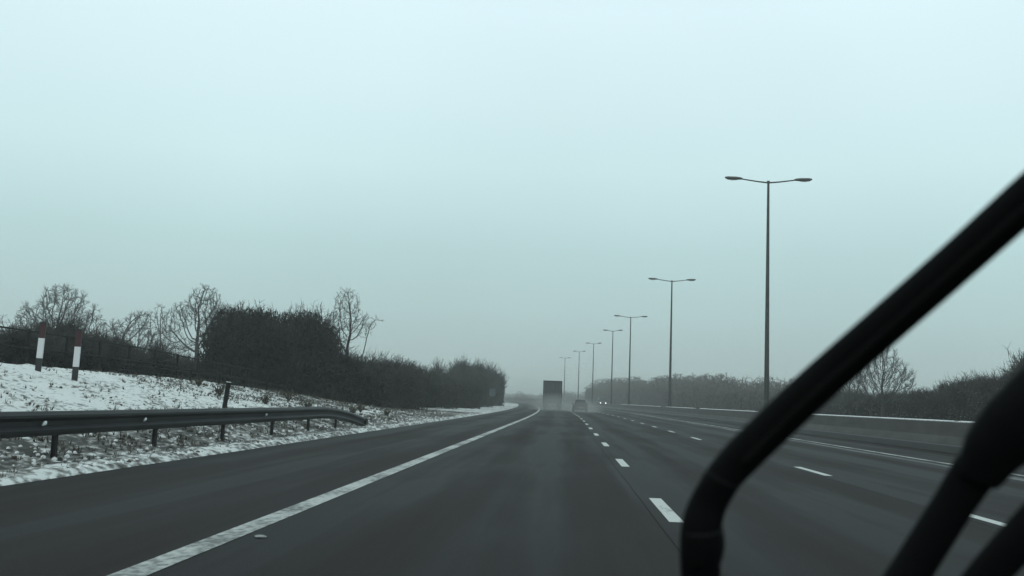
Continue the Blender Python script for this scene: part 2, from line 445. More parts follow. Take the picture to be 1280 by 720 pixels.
lamps = [(12.55, 66.5, 2.65, 0, 'nearest and tallest twin arm street lamp rising behind the barrier beside the wiper'),
         (12.5, 122, 2.65, 0, 'second twin arm street lamp from the camera, left of the tallest'),
         (12.4, 176, 2.7, 0, 'third twin arm street lamp from the camera with wide arms'),
         (12.4, 212, 2.0, -.35, 'fourth twin arm street lamp, with shorter looking arms than the third'),
         (12.4, 262, 2.0, -.4, 'fifth twin arm street lamp above the left end of the hazy wood'),
         (12.4, 308, 1.9, -.4, 'sixth twin arm street lamp, faint in the haze right of the lorry'),
         (12.4, 361, 1.9, -.4, 'seventh street lamp, farthest and barely visible in the haze right of the lorry')]
for u, y, hw, rz, lb in lamps:
    lamp(rp(u, y, .03), hw, 0, lb, rz)

# ------------------------------------------------------------------ crash barrier on the left
RU = -7.0
rail = empty('crash_barrier', rp(RU, 41, 0))
def rz_(y):     # height of the beam centre, ramping down at the end
    return .60 if y < 29.5 else .60 - (y - 29.5) ** 1.6 / 7 ** 1.6 * .42
def ru_(y):
    return RU - .012 * max(0, 26 - y) - .10 * max(0, (y - 29) / 8) ** 2
yy = frange(3, 28.5, 1.5) + frange(29, 36.5, .5)
prof = [(.0, .155), (.035, .150), (.075, .105), (.078, .075), (.02, .03), (.02, -.03), (.078, -.075), (.075, -.105), (.035, -.150), (.0, -.155),
        (-.006, -.150), (.026, -.142), (.066, -.10), (.068, -.08), (.010, -.032), (.010, .032), (.068, .08), (.066, .10), (.026, .142), (-.006, .150)]
mb = MB(); rings = []
for y in yy:
    i = len(mb.v); mb.v += [tuple(rp(ru_(y) + a, y, rz_(y) + .01 + b_ * 1.1)) for a, b_ in prof]; rings.append(i)
n = len(prof)
for i, j in zip(rings, rings[1:]):
    for q in range(n): mb.f.append((i + q, i + (q + 1) % n, j + (q + 1) % n, j + q)); mb.mi.append(0)
child_fix(mb.build('rail_beam', m_galv), rail)
mb = MB()       # flat end piece of the ramped terminal
e0 = rp(ru_(36.5), 36.5, rz_(36.5))
mb.box(-.03, .09, 0, .35, -.16, .16, T=Matrix.Translation(e0) @ Matrix.Rotation(R(-7), 4, 'X')); child_fix(mb.build('end_terminal', m_galv, bevel=.01), rail)
y = 4.0
while y < 36:
    u = ru_(y) - .07; zt = rz_(y) + .10
    mb = MB(); x = rp(u, y).x
    mb.box(x - .03, x + .03, y - .006, y + .006, -.05, zt); mb.box(x - .034, x - .026, y - .03, y + .03, -.05, zt); mb.box(x + .026, x + .034, y - .03, y + .03, -.05, zt)
    child_fix(mb.build('rail_post', m_galv_d), rail); y += 3.5
# lumps of snow stuck on the beam
for y, s in ((13.9, .05), (17.2, .04), (24.0, .04), (9.5, .05)):
    mb = MB(); c = rp(ru_(y) + .07, y, rz_(y) + .02); mb.tube([c + Vector((0, -s, -.03)), c + Vector((.01, 0, 0)), c + Vector((0, s, .02))], [.01, s * .6, .012], 7)
    child_fix(mb.build('stuck_snow', m_whitesnow, smooth=True), rail)
tag(rail, 'dull grey corrugated steel crash barrier whose far end ramps down into the snowy verge', 'crash barrier')

# ------------------------------------------------------------------ red white black marker posts
def marker(u, y, label, lean, h=1.28):
    e = empty('marker_post', rp(u, y, ground(u, y) - .08)); e.rotation_euler = (0, lean, R(15))
    wd = .065
    def seg(nm, z0, z1, m, k=1.0):
        mb = MB(); mb.box(-wd * k, wd * k, -wd * .6 * k, wd * .6 * k, z0, z1); return mb.build(nm, m, e, bevel=.006)
    seg('black_band', 0, .42, m_black); seg('white_band', .42, .90, m_white, 1.03); seg('red_band', .90, h, m_red)
    mb = MB(); mb.box(-.075, .075, -.05, .05, h, h + .05); mb.build('post_cap', m_black, e, bevel=.008)
    return tag(e, label, 'marker post', 'banded marker posts on the snow bank')
marker(-12.58, 24.2, 'left of the two red, white and black banded posts on the snow bank', .03, 1.24)
marker(-11.72, 24.3, 'right of the two red, white and black banded posts on the snow bank', .02)
e = empty('wooden_post', rp(-9.15, 27.6, ground(-9.15, 27.6) - .05)); e.rotation_euler = (0, .10, R(20))
mb = MB(); mb.box(-.06, .06, -.05, .05, 0, .78); mb.build('stake', m_wood, e, bevel=.01)
mb = MB(); mb.box(-.065, .065, -.055, .055, .78, .80); mb.build('snow_cap', m_whitesnow, e, bevel=.008)
tag(e, 'short dark wooden stake leaning in the snow behind the crash barrier', 'post')

# fence behind the bank
fence = empty('rail_fence', rp(-15.6, 34, ground(-15.6, 34)))
fy = frange(20, 62, 2.4)
for y in fy:
    z = ground(-15.6, y); p = rp(-15.6, y, z)
    mb = MB(); mb.box(-.035, .035, -.035, .035, -.1, 1.18, T=Matrix.Translation(p)); child_fix(mb.build('fence_post', m_wood), fence)
for hz in (1.12, .62):
    mb = MB(); pts = [rp(-15.53, y, ground(-15.6, y) + hz + .02 * math.sin(y * 3)) for y in fy]
    for a, b_ in zip(pts, pts[1:]):
        mb.tube([a, b_], [.026, .026], 5)
    child_fix(mb.build('fence_rail', m_wood), fence)
tag(fence, 'dark post and rail fence along the top of the snowy bank', 'fence')
wire = empty('wire_fence', rp(-13.2, 34, ground(-13.2, 34)))
for y in frange(30.5, 46, 2.6):
    u = -13.4 + (y - 30.5) * .06
    mb = MB(); mb.tube([rp(u, y, ground(u, y) - .1), rp(u + .02, y, ground(u, y) + .42)], [.03, .028], 6); child_fix(mb.build('fence_stake', m_wood), wire)
for hz in (.34, .16):
    mb = MB(); mb.tube([rp(-13.4 + (y - 30.5) * .06, y, ground(-13.4 + (y - 30.5) * .06, y) + hz) for y in frange(30.5, 46, 2.6)], .012, 5); child_fix(mb.build('wire_strand', m_galv_d), wire)
tag(wire, 'low wire fence on thin stakes standing in the snow in front of the dark scrub', 'fence')

# ------------------------------------------------------------------ vegetation
def rvec(rnd, k=1.0):
    return Vector((rnd.uniform(-1, 1), rnd.uniform(-1, 1), rnd.uniform(-1, 1))) * k
from mathutils.kdtree import KDTree
def grow(h, seed, blobs, clear=.3, step=.28, natt=700, kill=.5, infl=2.6, up_=.12, twigs=3, twig_len=.5, r_tip=.014, lean=0.0, thick=1.0, twig_up=.5):
    """bare winter tree grown towards points scattered in its crown (blobs: cx, cy, cz, rx, ry, rz as fractions of the height)"""
    rnd = random.Random(seed); A = []
    vol = [b_[3] * b_[4] * b_[5] for b_ in blobs]
    for k in range(natt):
        b_ = rnd.choices(blobs, vol)[0]
        d = rvec(rnd)
        while d.length > 1: d = rvec(rnd)
        A.append(Vector((b_[0] + d.x * b_[3], b_[1] + d.y * b_[4], b_[2] + d.z * b_[5])) * h)
    N = [Vector((0, 0, 0))]; par = [-1]; z = 0
    while z < clear * h:
        p = N[-1]; z += step; N.append(Vector((p.x + lean * step + rnd.uniform(-.05, .05) * step, p.y + rnd.uniform(-.1, .1) * step, z))); par.append(len(N) - 2)
    for it in range(140):
        kd = KDTree(len(N))
        for i_, p in enumerate(N): kd.insert(p, i_)
        kd.balance(); acc = {}; keep = []
        for a in A:
            co, ix, ds = kd.find(a)
            if ds < kill: continue
            keep.append(a)
            if ds < infl or it < 12: acc[ix] = acc.get(ix, Vector((0, 0, 0))) + (a - co).normalized()
        A = keep
        if not acc: break
        grew = 0
        for ix, d in acc.items():
            d = (d.normalized() + Vector((0, 0, up_)) + rvec(rnd, .14)).normalized(); q = N[ix] + d * step
            co, jx, ds = kd.find(q)
            if ds < step * .35: continue
            N.append(q); par.append(ix); grew += 1
        if not grew or len(N) > 5000: break
    ch = [[] for _ in N]
    for i_, p in enumerate(par):
        if p >= 0: ch[p].append(i_)
    rad = [0.0] * len(N); E = 2.05
    for i_ in range(len(N) - 1, -1, -1):
        rad[i_] = r_tip * thick if not ch[i_] else sum(rad[c] ** E for c in ch[i_]) ** (1 / E) + r_tip * .01
    T = MB(); K = MB(); lim = max(rad) * .33
    stack = [(0, None)]
    while stack:
        st, pr = stack.pop(); chain = ([pr] if pr is not None else []) + [st]; cur = st
        while ch[cur]:
            o_ = sorted(ch[cur], key=lambda c: -rad[c]); cur = o_[0]; chain.append(cur)
            for c in o_[1:]: stack.append((c, chain[-2]))
        big = [c for c in chain if rad[c] >= lim]; rr_ = [rad[c] for c in chain]
        if pr is not None: rr_[0] = rr_[1]
        nb = len(big) if len(big) > 2 else 0
        if nb: T.tube([N[c] for c in chain[:nb + 1]], rr_[:nb + 1], 7, cap=False)
        if nb < len(chain) - 1: K.tube([N[c] for c in chain[nb:]], rr_[nb:], 4 if rr_[nb] > .05 else 3, cap=False)
    for i_, p in enumerate(N):
        if rad[i_] > r_tip * thick * 2.6 or p.z < clear * h * .8: continue
        for q in range(twigs if not ch[i_] else max(1, twigs - 1)):
            d = (N[i_] - N[par[i_]]).normalized() + rvec(rnd, .9) + Vector((0, 0, twig_up * .5)); d.normalize(); L = twig_len * rnd.uniform(.4, 1.1)
            m1 = p + d * L * .5; m2 = m1 + (d + rvec(rnd, .35)).normalized() * L * .5
            K.tube([p, m1, m2], [r_tip * .75, r_tip * .6, r_tip * .45], 3, cap=False)
            m3 = m1 + (d + rvec(rnd, .9)).normalized() * L * .45; K.tube([m1, m3], [r_tip * .6, r_tip * .4], 3, cap=False)
    s_ = h / max(v_[2] for v_ in K.v)
    for X in (T, K): X.v = [(a * s_, b_ * s_, c_ * s_) for a, b_, c_ in X.v]
    return T, K
def make_tree(h, seed, label, group=None, loc=(0, 0, 0), rz=0, twig=None, **kw):
    T, K = grow(h, seed, **kw)
    e = empty('bare_tree', loc, rz)
    T.build('trunk', m_bark, e, smooth=True); K.build('crown', twig or m_twig, e)
    return tag(e, label, 'tree', group)

def shrub_mesh(w_, d_, h_, seed, nleaf, ntwig, leaf=.13, top_rag=.5, snow=0.0, square=False, nblob=16):
    """dense scrub: clumps of small faces filling an uneven volume, with twigs sticking out"""
    rnd = random.Random(seed); F = MB(); W = MB()
    blobs = []
    for k in range(nblob):
        bx = rnd.uniform(-.5, .5) * w_ * .86; by = rnd.uniform(-.5, .5) * d_ * .8
        hh = h_ * .93 * (1 - (.30 if square else .35) * (abs(bx) / (w_ * .5)) ** (6 if square else 2.5)) * rnd.uniform(.74, 1.0)
        rr_ = rnd.uniform(.16, .28) * min(w_, h_)
        blobs.append((Vector((bx, by, hh - rr_)), rr_, hh))
    for k in range(nleaf):
        bc, br, hh = rnd.choice(blobs)
        if rnd.random() < .5:
            p = bc + rvec(rnd).normalized() * br * rnd.uniform(.1, 1.0) ** .6
        else:
            a = rnd.uniform(0, 2 * math.pi); q_ = br * rnd.uniform(.2, 1.05); p = Vector((bc.x + math.cos(a) * q_, bc.y + math.sin(a) * q_, rnd.uniform(0, max(.2, bc.z))))
        if p.z < 0: p.z = abs(p.z)
        s = leaf * rnd.uniform(.4, 1.3); up_v = (rvec(rnd) + Vector((0, 0, .9))).normalized(); d1 = up_v * s * 1.3; d2 = up_v.orthogonal().normalized() * s * .38
        mi = 1 if (snow and rnd.random() < snow and noise.noise(p * .8) > .1) else 0
        if mi: d1 = rvec(rnd).normalized() * s; d1.z *= .2; d2 = Vector((d1.y, -d1.x, 0)) * .5
        F.face([p - d1, p - d2 * .8, p + d1, p + d2], mi)
    for k in range(ntwig * 2):
        bc, br, hh = rnd.choice(blobs)
        a = rnd.uniform(0, 6.28); q_ = br * rnd.uniform(0, .95)
        st = Vector((bc.x + math.cos(a) * q_, bc.y + math.sin(a) * q_, max(.2, bc.z + br * rnd.uniform(-.6, .6))))
        dr = (rvec(rnd, .75) + (st - bc) / br * .35 + Vector((0, 0, .8))).normalized(); L = rnd.uniform(.25, 1.0) ** 1.6 * top_rag * 1.5 + .2
        m1 = st + dr * L * .55; m2 = m1 + (dr + rvec(rnd, .35)).normalized() * L * .55
        W.tube([st, m1, m2], [.018, .013, .007], 3, cap=False)
        for q in range(6):
            a = m1.lerp(m2, rnd.random()) if q > 1 else st.lerp(m1, rnd.random()); W.tube([a, a + (dr + rvec(rnd, .8)).normalized() * rnd.uniform(.12, .42)], [.009, .005], 3, cap=False)
    # stems to the ground
    for bc, br, hh in blobs[:9]:
        W.tube([(bc.x * .7, bc.y * .7, -.05), (bc.x * .9, bc.y * .9, bc.z * .5), tuple(bc)], [.07, .05, .03], 5, cap=False)
    return F, W
def make_shrub(w_, d_, h_, seed, nleaf, ntwig, label, loc, group=None, fm=None, tm=None, name='bush', cat='bush', **kw):
    F, W = shrub_mesh(w_, d_, h_, seed, nleaf, ntwig, **kw)
    e = empty(name, loc)
    F.build('foliage', [fm or m_scrub, m_whitesnow], e); W.build('branches', tm or m_twig, e)
    return tag(e, label, cat, group)
def place(px, D):                       # lateral world x of a photo column at distance D
    a = cam_pt(px, 500, D); return a.x, a.y

# left skyline trees
def tree_at(px, D, h, seed, label, rz=0.0, **kw):
    x, y = place(px, D); u = x - off(y)
    return make_tree(h, seed, label, None, (x, y, ground(u, y) + rise(y) - .1), rz, **kw)
tree_at(243, 96, 10.9, 11, 'broad crowned bare oak with a clear trunk, just left of the big dark thicket', blobs=[(.03, 0, .80, .15, .2, .18), (-.14, 0, .70, .12, .16, .13), (.20, .02, .72, .11, .14, .10), (-.25, 0, .56, .10, .12, .07), (.27, 0, .54, .10, .12, .08), (.1, 0, .58, .12, .16, .1), (-.1, 0, .46, .14, .16, .07), (.17, 0, .40, .10, .12, .05)], clear=.36, natt=1700, kill=.42, r_tip=.018, twig_len=.55, twigs=4)
tree_at(64, 90, 9.9, 23, 'rounded bare tree with the densest crown, leftmost behind the marker posts', blobs=[(.04, 0, .80, .20, .2, .18), (-.22, 0, .66, .13, .2, .16), (.26, 0, .62, .13, .2, .2), (-.36, 0, .48, .10, .2, .12), (.0, 0, .5, .3, .25, .2), (.36, 0, .42, .10, .1, .1)], clear=.2, natt=1900, kill=.42, twig=m_twig_pale, r_tip=.018, twigs=5, twig_len=.6)
tree_at(148, 105, 8.9, 35, 'low spreading bare tree in the gap between the leftmost tree and the oak', blobs=[(.16, 0, .78, .14, .2, .16), (-.08, 0, .66, .18, .2, .16), (-.32, 0, .52, .16, .2, .16), (.3, 0, .56, .13, .2, .2), (0, 0, .4, .36, .2, .12)], clear=.18, natt=1500, kill=.42, twig=m_twig_pale, r_tip=.019, twigs=5, twig_len=.6)
tree_at(194, 102, 9.4, 41, 'thin wispy bare tree standing against the left side of the oak', blobs=[(0, 0, .72, .13, .13, .26), (.04, 0, .45, .16, .16, .2)], clear=.22, natt=700, kill=.42, r_tip=.018, twigs=4)
tree_at(10, 96, 7.4, 47, 'small pale bare tree at the left edge of the picture', blobs=[(0, 0, .6, .4, .3, .36)], clear=.2, natt=600, twig=m_twig_pale, r_tip=.021)
tree_at(430, 76, 8.9, 58, 'slim upright bare tree standing alone right of the big dark thicket', blobs=[(-.02, 0, .82, .13, .12, .17), (.08, 0, .68, .16, .12, .12), (.05, 0, .57, .05, .04, .03), (.11, 0, .63, .05, .05, .035), (.17, 0, .68, .06, .05, .035), (.25, 0, .73, .06, .05, .03), (-.10, 0, .55, .08, .1, .14), (.06, 0, .36, .10, .10, .08), (-.05, 0, .3, .12, .1, .06)], clear=.22, natt=1150, step=.2, kill=.3, infl=2.2, r_tip=.013, twig_len=.42, twigs=3)

# dark round evergreen bush behind the posts
x, y = place(78, 52); make_shrub(2.7, 2.6, 3.3, 71, 9000, 260, 'dark bush rising behind the two banded marker posts', (x, y, 1.3), leaf=.12)
# big dark thicket
x, y = place(337, 56); make_shrub(6.5, 5, 6.1, 72, 38000, 1900, 'big dark thicket with a flat ragged top at the end of the snow bank', (x, y, .3), name='thicket', cat='thicket', leaf=.13, top_rag=.5, square=True, nblob=30)
# hedge behind the fence: separate bushes
bush_a = make_shrub(6.6, 2.6, 1.7, 81, 15000, 500, 'low dark scrub bush in the row behind the fence on the bank', (0, 0, 0), 'scrub bushes behind the fence', leaf=.10, top_rag=.35, fm=m_scrub2)
k = 0
for y in frange(27, 66, 4.3):
    u = -20.0 - (y - 27) * .02
    loc = rp(u, y, ground(u, y) - .05)
    o = bush_a if k == 0 else copy_tree(bush_a)
    o.location = loc; o.rotation_euler = (0, 0, R(90) + .3 * math.sin(k * 2.1)); o.scale = (1, 1, (.90 if k < 3 else 1.04) + .06 * math.sin(k * 1.7)); k += 1
# roadside hedgerow to the right of the thicket
hb = [make_shrub(7.5, 5.5, 3.5, 91 + i, 15000, 700, 'x', (0, 0, 0), 'roadside bushes between the thicket and the lorry', fm=m_scrub2, leaf=.13, top_rag=.6) for i in range(3)]
rows = [(59, -14.2, .86), (66, -14.6, 1.0), (73, -14.2, 1.02), (81, -14.0, 1.05), (90, -14.1, 1.18), (99, -13.6, 1.10), (109, -13.2, 1.04), (120, -13.2, 1.18), (132, -13.2, 1.66), (144, -12.8, 1.78), (157, -12.8, 1.86), (168, -12.2, 1.84)]
Hn = ['second', 'third', 'fourth', 'fifth', 'sixth', 'seventh', 'eighth', 'ninth', 'tenth', 'eleventh']
hl = ['nearest of the roadside bushes, touching the right side of the big thicket'] + [q + ' bush of the dark roadside hedgerow counting away from the big thicket' for q in Hn] + ['last tall bush ending the hedgerow before the hazy gap left of the lorry']
for i, (y, u, s) in enumerate(rows):
    o = hb[i] if i < 3 else copy_tree(hb[i % 3])
    o.location = rp(u, y, ground(u, y) - .05); o.rotation_euler = (0, 0, R(90) + i * .7); o.scale = (1.25, .9, s); o['label'] = hl[i]
    if i in (0, 11):
        del o['group']
# small sign by the hedgerow
sx, sy = place(615, 128)
e = empty('road_sign', (sx, sy, .0))
mb = MB(); mb.box(-.36, .36, -.02, .02, 1.55, 2.45); mb.build('sign_plate', noisy(mat('blue_grey_sign', (.05, .07, .08), .6), 3, (.035, .05, .055), (.06, .08, .085)), e, bevel=.01)
mb = MB(); mb.tube([(0, .03, -.1), (0, .03, 2.3)], .04, 8); mb.build('sign_pole', m_galv_d, e)
tag(e, 'small blank blue grey sign on a pole in front of the hedgerow', 'sign')

# hazy woods beyond the far carriageway
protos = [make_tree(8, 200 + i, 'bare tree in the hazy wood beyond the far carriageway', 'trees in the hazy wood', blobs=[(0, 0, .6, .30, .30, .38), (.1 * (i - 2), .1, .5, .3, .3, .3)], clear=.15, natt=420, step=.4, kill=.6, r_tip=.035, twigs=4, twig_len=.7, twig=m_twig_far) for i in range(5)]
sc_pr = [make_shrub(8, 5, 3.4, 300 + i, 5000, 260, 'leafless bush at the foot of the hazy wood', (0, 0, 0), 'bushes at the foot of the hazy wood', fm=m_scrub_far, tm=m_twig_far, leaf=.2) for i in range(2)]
rnd = random.Random(5); used = {}
def put(pr, loc, sc, rz, label=None, group=None):
    if pr.name not in used: o = pr; used[pr.name] = 1
    else: o = copy_tree(pr)
    o.location = loc; o.scale = sc; o.rotation_euler = (0, 0, rz)
    if label: o['label'] = label; o['group'] = group
    return o
HT = [(130, 3.8), (150, 4.8), (185, 6.2), (230, 7.6), (300, 8.4), (400, 9.4), (470, 9)]
y = 128
while y < 430:
    for row in range(3):
        u = 31 + row * 4 + rnd.uniform(-1.2, 1.2); yy_ = y + rnd.uniform(-3, 3)
        h = interp(HT, yy_) * rnd.uniform(.85, 1.1)
        s = h / 8
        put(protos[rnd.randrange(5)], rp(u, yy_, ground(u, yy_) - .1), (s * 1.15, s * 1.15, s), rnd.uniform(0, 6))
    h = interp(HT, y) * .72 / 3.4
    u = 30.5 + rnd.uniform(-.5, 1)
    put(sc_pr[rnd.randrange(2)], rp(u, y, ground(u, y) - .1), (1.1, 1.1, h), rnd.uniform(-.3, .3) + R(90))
    y += 7.5
# far treeline across the bend, nearly lost in the haze
for i in range(34):
    px = 630 + i * 4.6; D = 520 + rnd.uniform(-30, 60)
    x, yy_ = place(px, D); s = rnd.uniform(.75, 1.0) * (.75 if px < 700 else 1.0)
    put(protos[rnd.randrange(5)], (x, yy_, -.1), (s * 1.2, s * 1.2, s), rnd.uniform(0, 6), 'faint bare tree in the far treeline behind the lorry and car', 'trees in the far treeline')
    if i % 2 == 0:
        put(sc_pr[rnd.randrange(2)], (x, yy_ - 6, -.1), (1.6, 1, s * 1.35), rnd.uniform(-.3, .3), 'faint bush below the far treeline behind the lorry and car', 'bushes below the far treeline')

# right-hand hedge, snow flecked
rb = [make_shrub(6.5, 5, 3.6, 401 + i, 15000, 800, 'x', (0, 0, 0), 'snow flecked bushes beyond the barrier', fm=m_scrub2, leaf=.12, top_rag=.45, snow=.42) for i in range(2)]
rr_rows = [(54, 31, 1.85), (60, 30.5, 1.72), (66, 30.2, 1.52), (72, 30.4, 1.34), (78, 30.2, 1.16), (85, 31.4, 1.02), (92, 31, .90), (100, 31, .84), (109, 31, .84), (118, 31, .88), (127, 31, .95)]
Ord = ['first', 'second', 'third', 'fourth', 'fifth', 'sixth', 'seventh', 'eighth', 'ninth', 'tenth', 'eleventh', 'twelfth']
for i, (y, u, s) in enumerate(rr_rows):
    o = rb[i] if i < 2 else copy_tree(rb[i % 2])
    o.location = rp(u, y, ground(u, y) - .05); o.rotation_euler = (0, 0, R(90) + i * 1.1); o.scale = (1.15, .9, s)
    o['label'] = (Ord[i] + ' tall snow flecked bush beyond the barrier counting from the right edge') if i < 5 else (Ord[i - 5] + ' low bush leftwards from the vase shaped bare tree beyond the barrier')
x, y = place(1104, 84)
make_tree(6.9, 511, 'vase shaped bare tree with many upright stems beyond the barrier, framed between the two wipers', None, (x, y, .35), 0.0, twig=m_twig_pale, blobs=[(0, 0, .66, .20, .2, .36), (-.17, 0, .48, .22, .2, .3), (.2, 0, .5, .2, .2, .28), (-.02, 0, .9, .07, .07, .1)], clear=.08, natt=1500, kill=.38, r_tip=.015, twig_len=.6, twigs=5, twig_up=1.8, up_=.3)
x, y = place(1062, 92)
make_tree(4.9, 517, 'smaller bare tree left of the vase shaped one, beside the long wiper', None, (x, y, .35), 0.0, twig=m_twig_pale, blobs=[(0, 0, .6, .36, .3, .4)], clear=.08, natt=600, r_tip=.018, twigs=4, twig_up=1.8, up_=.3)

# dead grass poking through the snow (stuff)
rnd = random.Random(77); gm = MB()
for k in range(22000):
    y = 6 + 75 * rnd.random() ** 1.15; u = -rnd.uniform(6.4, 14.5)
    if y < 29 and -u > 9.2 and rnd.random() < .85: continue
    if noise.noise(Vector((u * .9, y * .9, 5))) < -.05: continue
    base = rp(u, y, ground(u, y) + .02); hh = rnd.uniform(.04, .13)
    for q in range(5):
        a = rnd.uniform(0, 6.28); dx = Vector((math.cos(a), math.sin(a), 0)); tip = base + dx * hh * rnd.uniform(.2, .9) + Vector((0, 0, hh * rnd.uniform(.5, 1)))
        sd = Vector((-dx.y, dx.x, 0)) * .009; st = base + dx * .03 * rnd.random()
        gm.face([st - sd, st + sd, tip])
tag(gm.build('grass', m_grass), 'dead grass tufts poking through the snow on the left verge', 'grass', kind='stuff')
# ploughed clods of dirty snow along the verge (nobody could count them)
rnd = random.Random(31); cm = MB()
oct_ = [(1, 0, 0), (.5, .8, 0), (-.5, .8, 0), (-1, 0, 0), (-.5, -.8, 0), (.5, -.8, 0)]
for k in range(9000):
    y = 5 + 70 * rnd.random() ** 1.3; dd_ = abs(rnd.gauss(0, .35)) if rnd.random() < .6 else rnd.uniform(0, 4.5)
    u = -6.36 - dd_
    if noise.noise(Vector((u * .8, y * .6, 9))) < -.1: continue
    r_ = rnd.uniform(.015, .05) * (1 if dd_ < 1 else .8); cpos = rp(u, y, ground(u, y) + .035); b0 = len(cm.v); a0 = rnd.uniform(0, 6)
    ring = []
    for zz, kk in ((-.3, 1.0), (.35, .8)):
        for ox, oy, _ in oct_:
            q_ = rnd.uniform(.7, 1.25) * r_ * kk; cm.v.append((cpos.x + (ox * math.cos(a0) - oy * math.sin(a0)) * q_, cpos.y + (ox * math.sin(a0) + oy * math.cos(a0)) * q_, cpos.z + zz * r_ + rnd.uniform(-.15, .15) * r_))
    cm.v.append((cpos.x, cpos.y, cpos.z + r_ * .75)); mi = 0 if rnd.random() < .6 else (1 if rnd.random() < .6 else 2)
    for q_ in range(6):
        n_ = (q_ + 1) % 6
        cm.f.append((b0 + q_, b0 + n_, b0 + 6 + n_, b0 + 6 + q_)); cm.mi.append(mi); cm.f.append((b0 + 6 + q_, b0 + 6 + n_, b0 + 12)); cm.mi.append(mi)
tag(cm.build('snow_clods', [m_whitesnow, m_greyslush, m_grass], smooth=True), 'clods of dirty ploughed snow along the left verge', 'snow', kind='stuff')
# taller weed stems on the bank
wd_ = [(-8.3, 40.5, .45), (-8.6, 43.5, .5), (-9.0, 36.0, .4), (-9.6, 33, .45), (-10.6, 31.5, .5), (-8.0, 46.5, .35), (-10.2, 38, .55), (-12.0, 33.5, .4)]
for i, (u, y, h) in enumerate(wd_):
    rnd = random.Random(900 + i); mb = MB()
    for q in range(26):
        d = Vector((rnd.uniform(-.7, .7), rnd.uniform(-.7, .7), 1)).normalized(); a = Vector((0, 0, 0)); b_ = d * h * rnd.uniform(.5, 1)
        mb.tube([a, b_ * .6 + rvec(rnd, .02), b_], [.010, .008, .005], 3, cap=False)
        for z in range(3):
            c_ = b_ * rnd.uniform(.5, 1); mb.tube([c_, c_ + rvec(rnd, .09)], [.008, .006], 3, cap=False)
    o = mb.build('weed_clump', m_grass); o.location = rp(u, y, ground(u, y)); tag(o, 'clump of dead weeds sticking out of the snow bank above the crash barrier', 'plant', 'dead weeds on the bank')

# ------------------------------------------------------------------ vehicles
m_trl = noisy(mat('dirty_trailer', (.12, .13, .14), .5), 1.2, (.040, .040, .043), (.065, .064, .068), 4, .3, .7)
m_trl_d = mat('dark_trailer_frame', (.012, .012, .012), .6)
m_tyre = mat('tyre', (.012, .012, .012), .9); m_rim = mat('steel_rim', (.1, .1, .1), .5, .6)
m_redlens = mat('tail_lens', (.10, .01, .01), .3); m_glass = mat('car_glass', (.02, .025, .028), .08); m_plate = mat('plate', (.16, .14, .05), .5)
m_head_on = mat('lit_headlamp', (.8, .8, .8), .3, 0, (1, .98, .92), 2.2)
def wheel(parent, x, y, z, r, wd):
    mb = MB(); mb.tube([(x - wd / 2, y, z), (x - wd / 2 + .03, y, z), (x + wd / 2 - .03, y, z), (x + wd / 2, y, z)], [r - .04, r, r, r - .04], 20)
    ty = mb.build('wheel', m_tyre, parent, smooth=False)
    mb = MB(); s = 1 if x > 0 else -1; mb.tube([(x + s * wd / 2 - s * .02, y, z), (x + s * wd / 2 + s * .012, y, z)], [r * .58, r * .5], 16); mb.build('rim', m_rim, ty)
LY = 141; lo = rp(-.95, LY, 0)
L = empty('lorry', lo, math.atan((LY - 60) / 3400))
mb = MB(); mb.box(-1.25, 1.25, .04, 13.2, 1.05, 3.85); mb.build('trailer_body', m_trl, L, bevel=.03)
mb = MB()
mb.box(-1.28, -1.16, -.03, .05, 1.0, 3.9); mb.box(1.16, 1.28, -.03, .05, 1.0, 3.9); mb.box(-1.16, 1.16, -.03, .05, 3.68, 3.9); mb.box(-1.16, 1.16, -.03, .05, 1.0, 1.14)
mb.build('door_frame', m_trl_d, L)
for s in (-1, 1):
    mb = MB(); mb.box(min(s * .01, s * 1.155), max(s * .01, s * 1.155), -.012, .035, 1.15, 3.67); d = mb.build('rear_door', m_trl, L, bevel=.01)
    mb = MB()
    for xx in (.35, .85): mb.tube([(s * xx, -.03, 1.16), (s * xx, -.03, 3.66)], .018, 6)
    mb.build('lock_rod', m_galv, d)
    mb = MB(); mb.box(min(s * .75, s * 1.2), max(s * .75, s * 1.2), -.06, .02, .78, .96); mb.build('tail_light', m_redlens, L)
    mb = MB(); mb.box(s * .95 - .32, s * .95 + .32, .95, .965, .25, .95); mb.build('mudflap', m_tyre, L)
    for k in range(3): wheel(L, s * 1.03, 1.6 + k * 1.32, .5, .5, .38)
mb = MB(); mb.box(-1.2, 1.2, .0, .12, .45, .6); mb.box(-.6, -.5, .0, .1, .6, 1.05); mb.box(.5, .6, .0, .1, .6, 1.05); mb.build('underrun_bar', m_trl_d, L)
mb = MB(); mb.box(-.26, .26, -.02, .0, .64, .76); mb.build('number_plate', m_plate, L)
mb = MB(); mb.box(-.5, .5, .3, 13.0, .85, 1.05); mb.build('chassis', m_trl_d, L)
mb = MB(); mb.box(-1.22, 1.22, 13.9, 15.9, .7, 3.5); mb.build('cab', m_trl_d, L, bevel=.12)
for s in (-1, 1): wheel(L, s * 1.03, 14.9, .5, .5, .32); wheel(L, s * 1.03, 12.0, .5, .5, .38)
tag(L, 'grey box lorry seen from behind in the left lane, trailing spray', 'lorry')

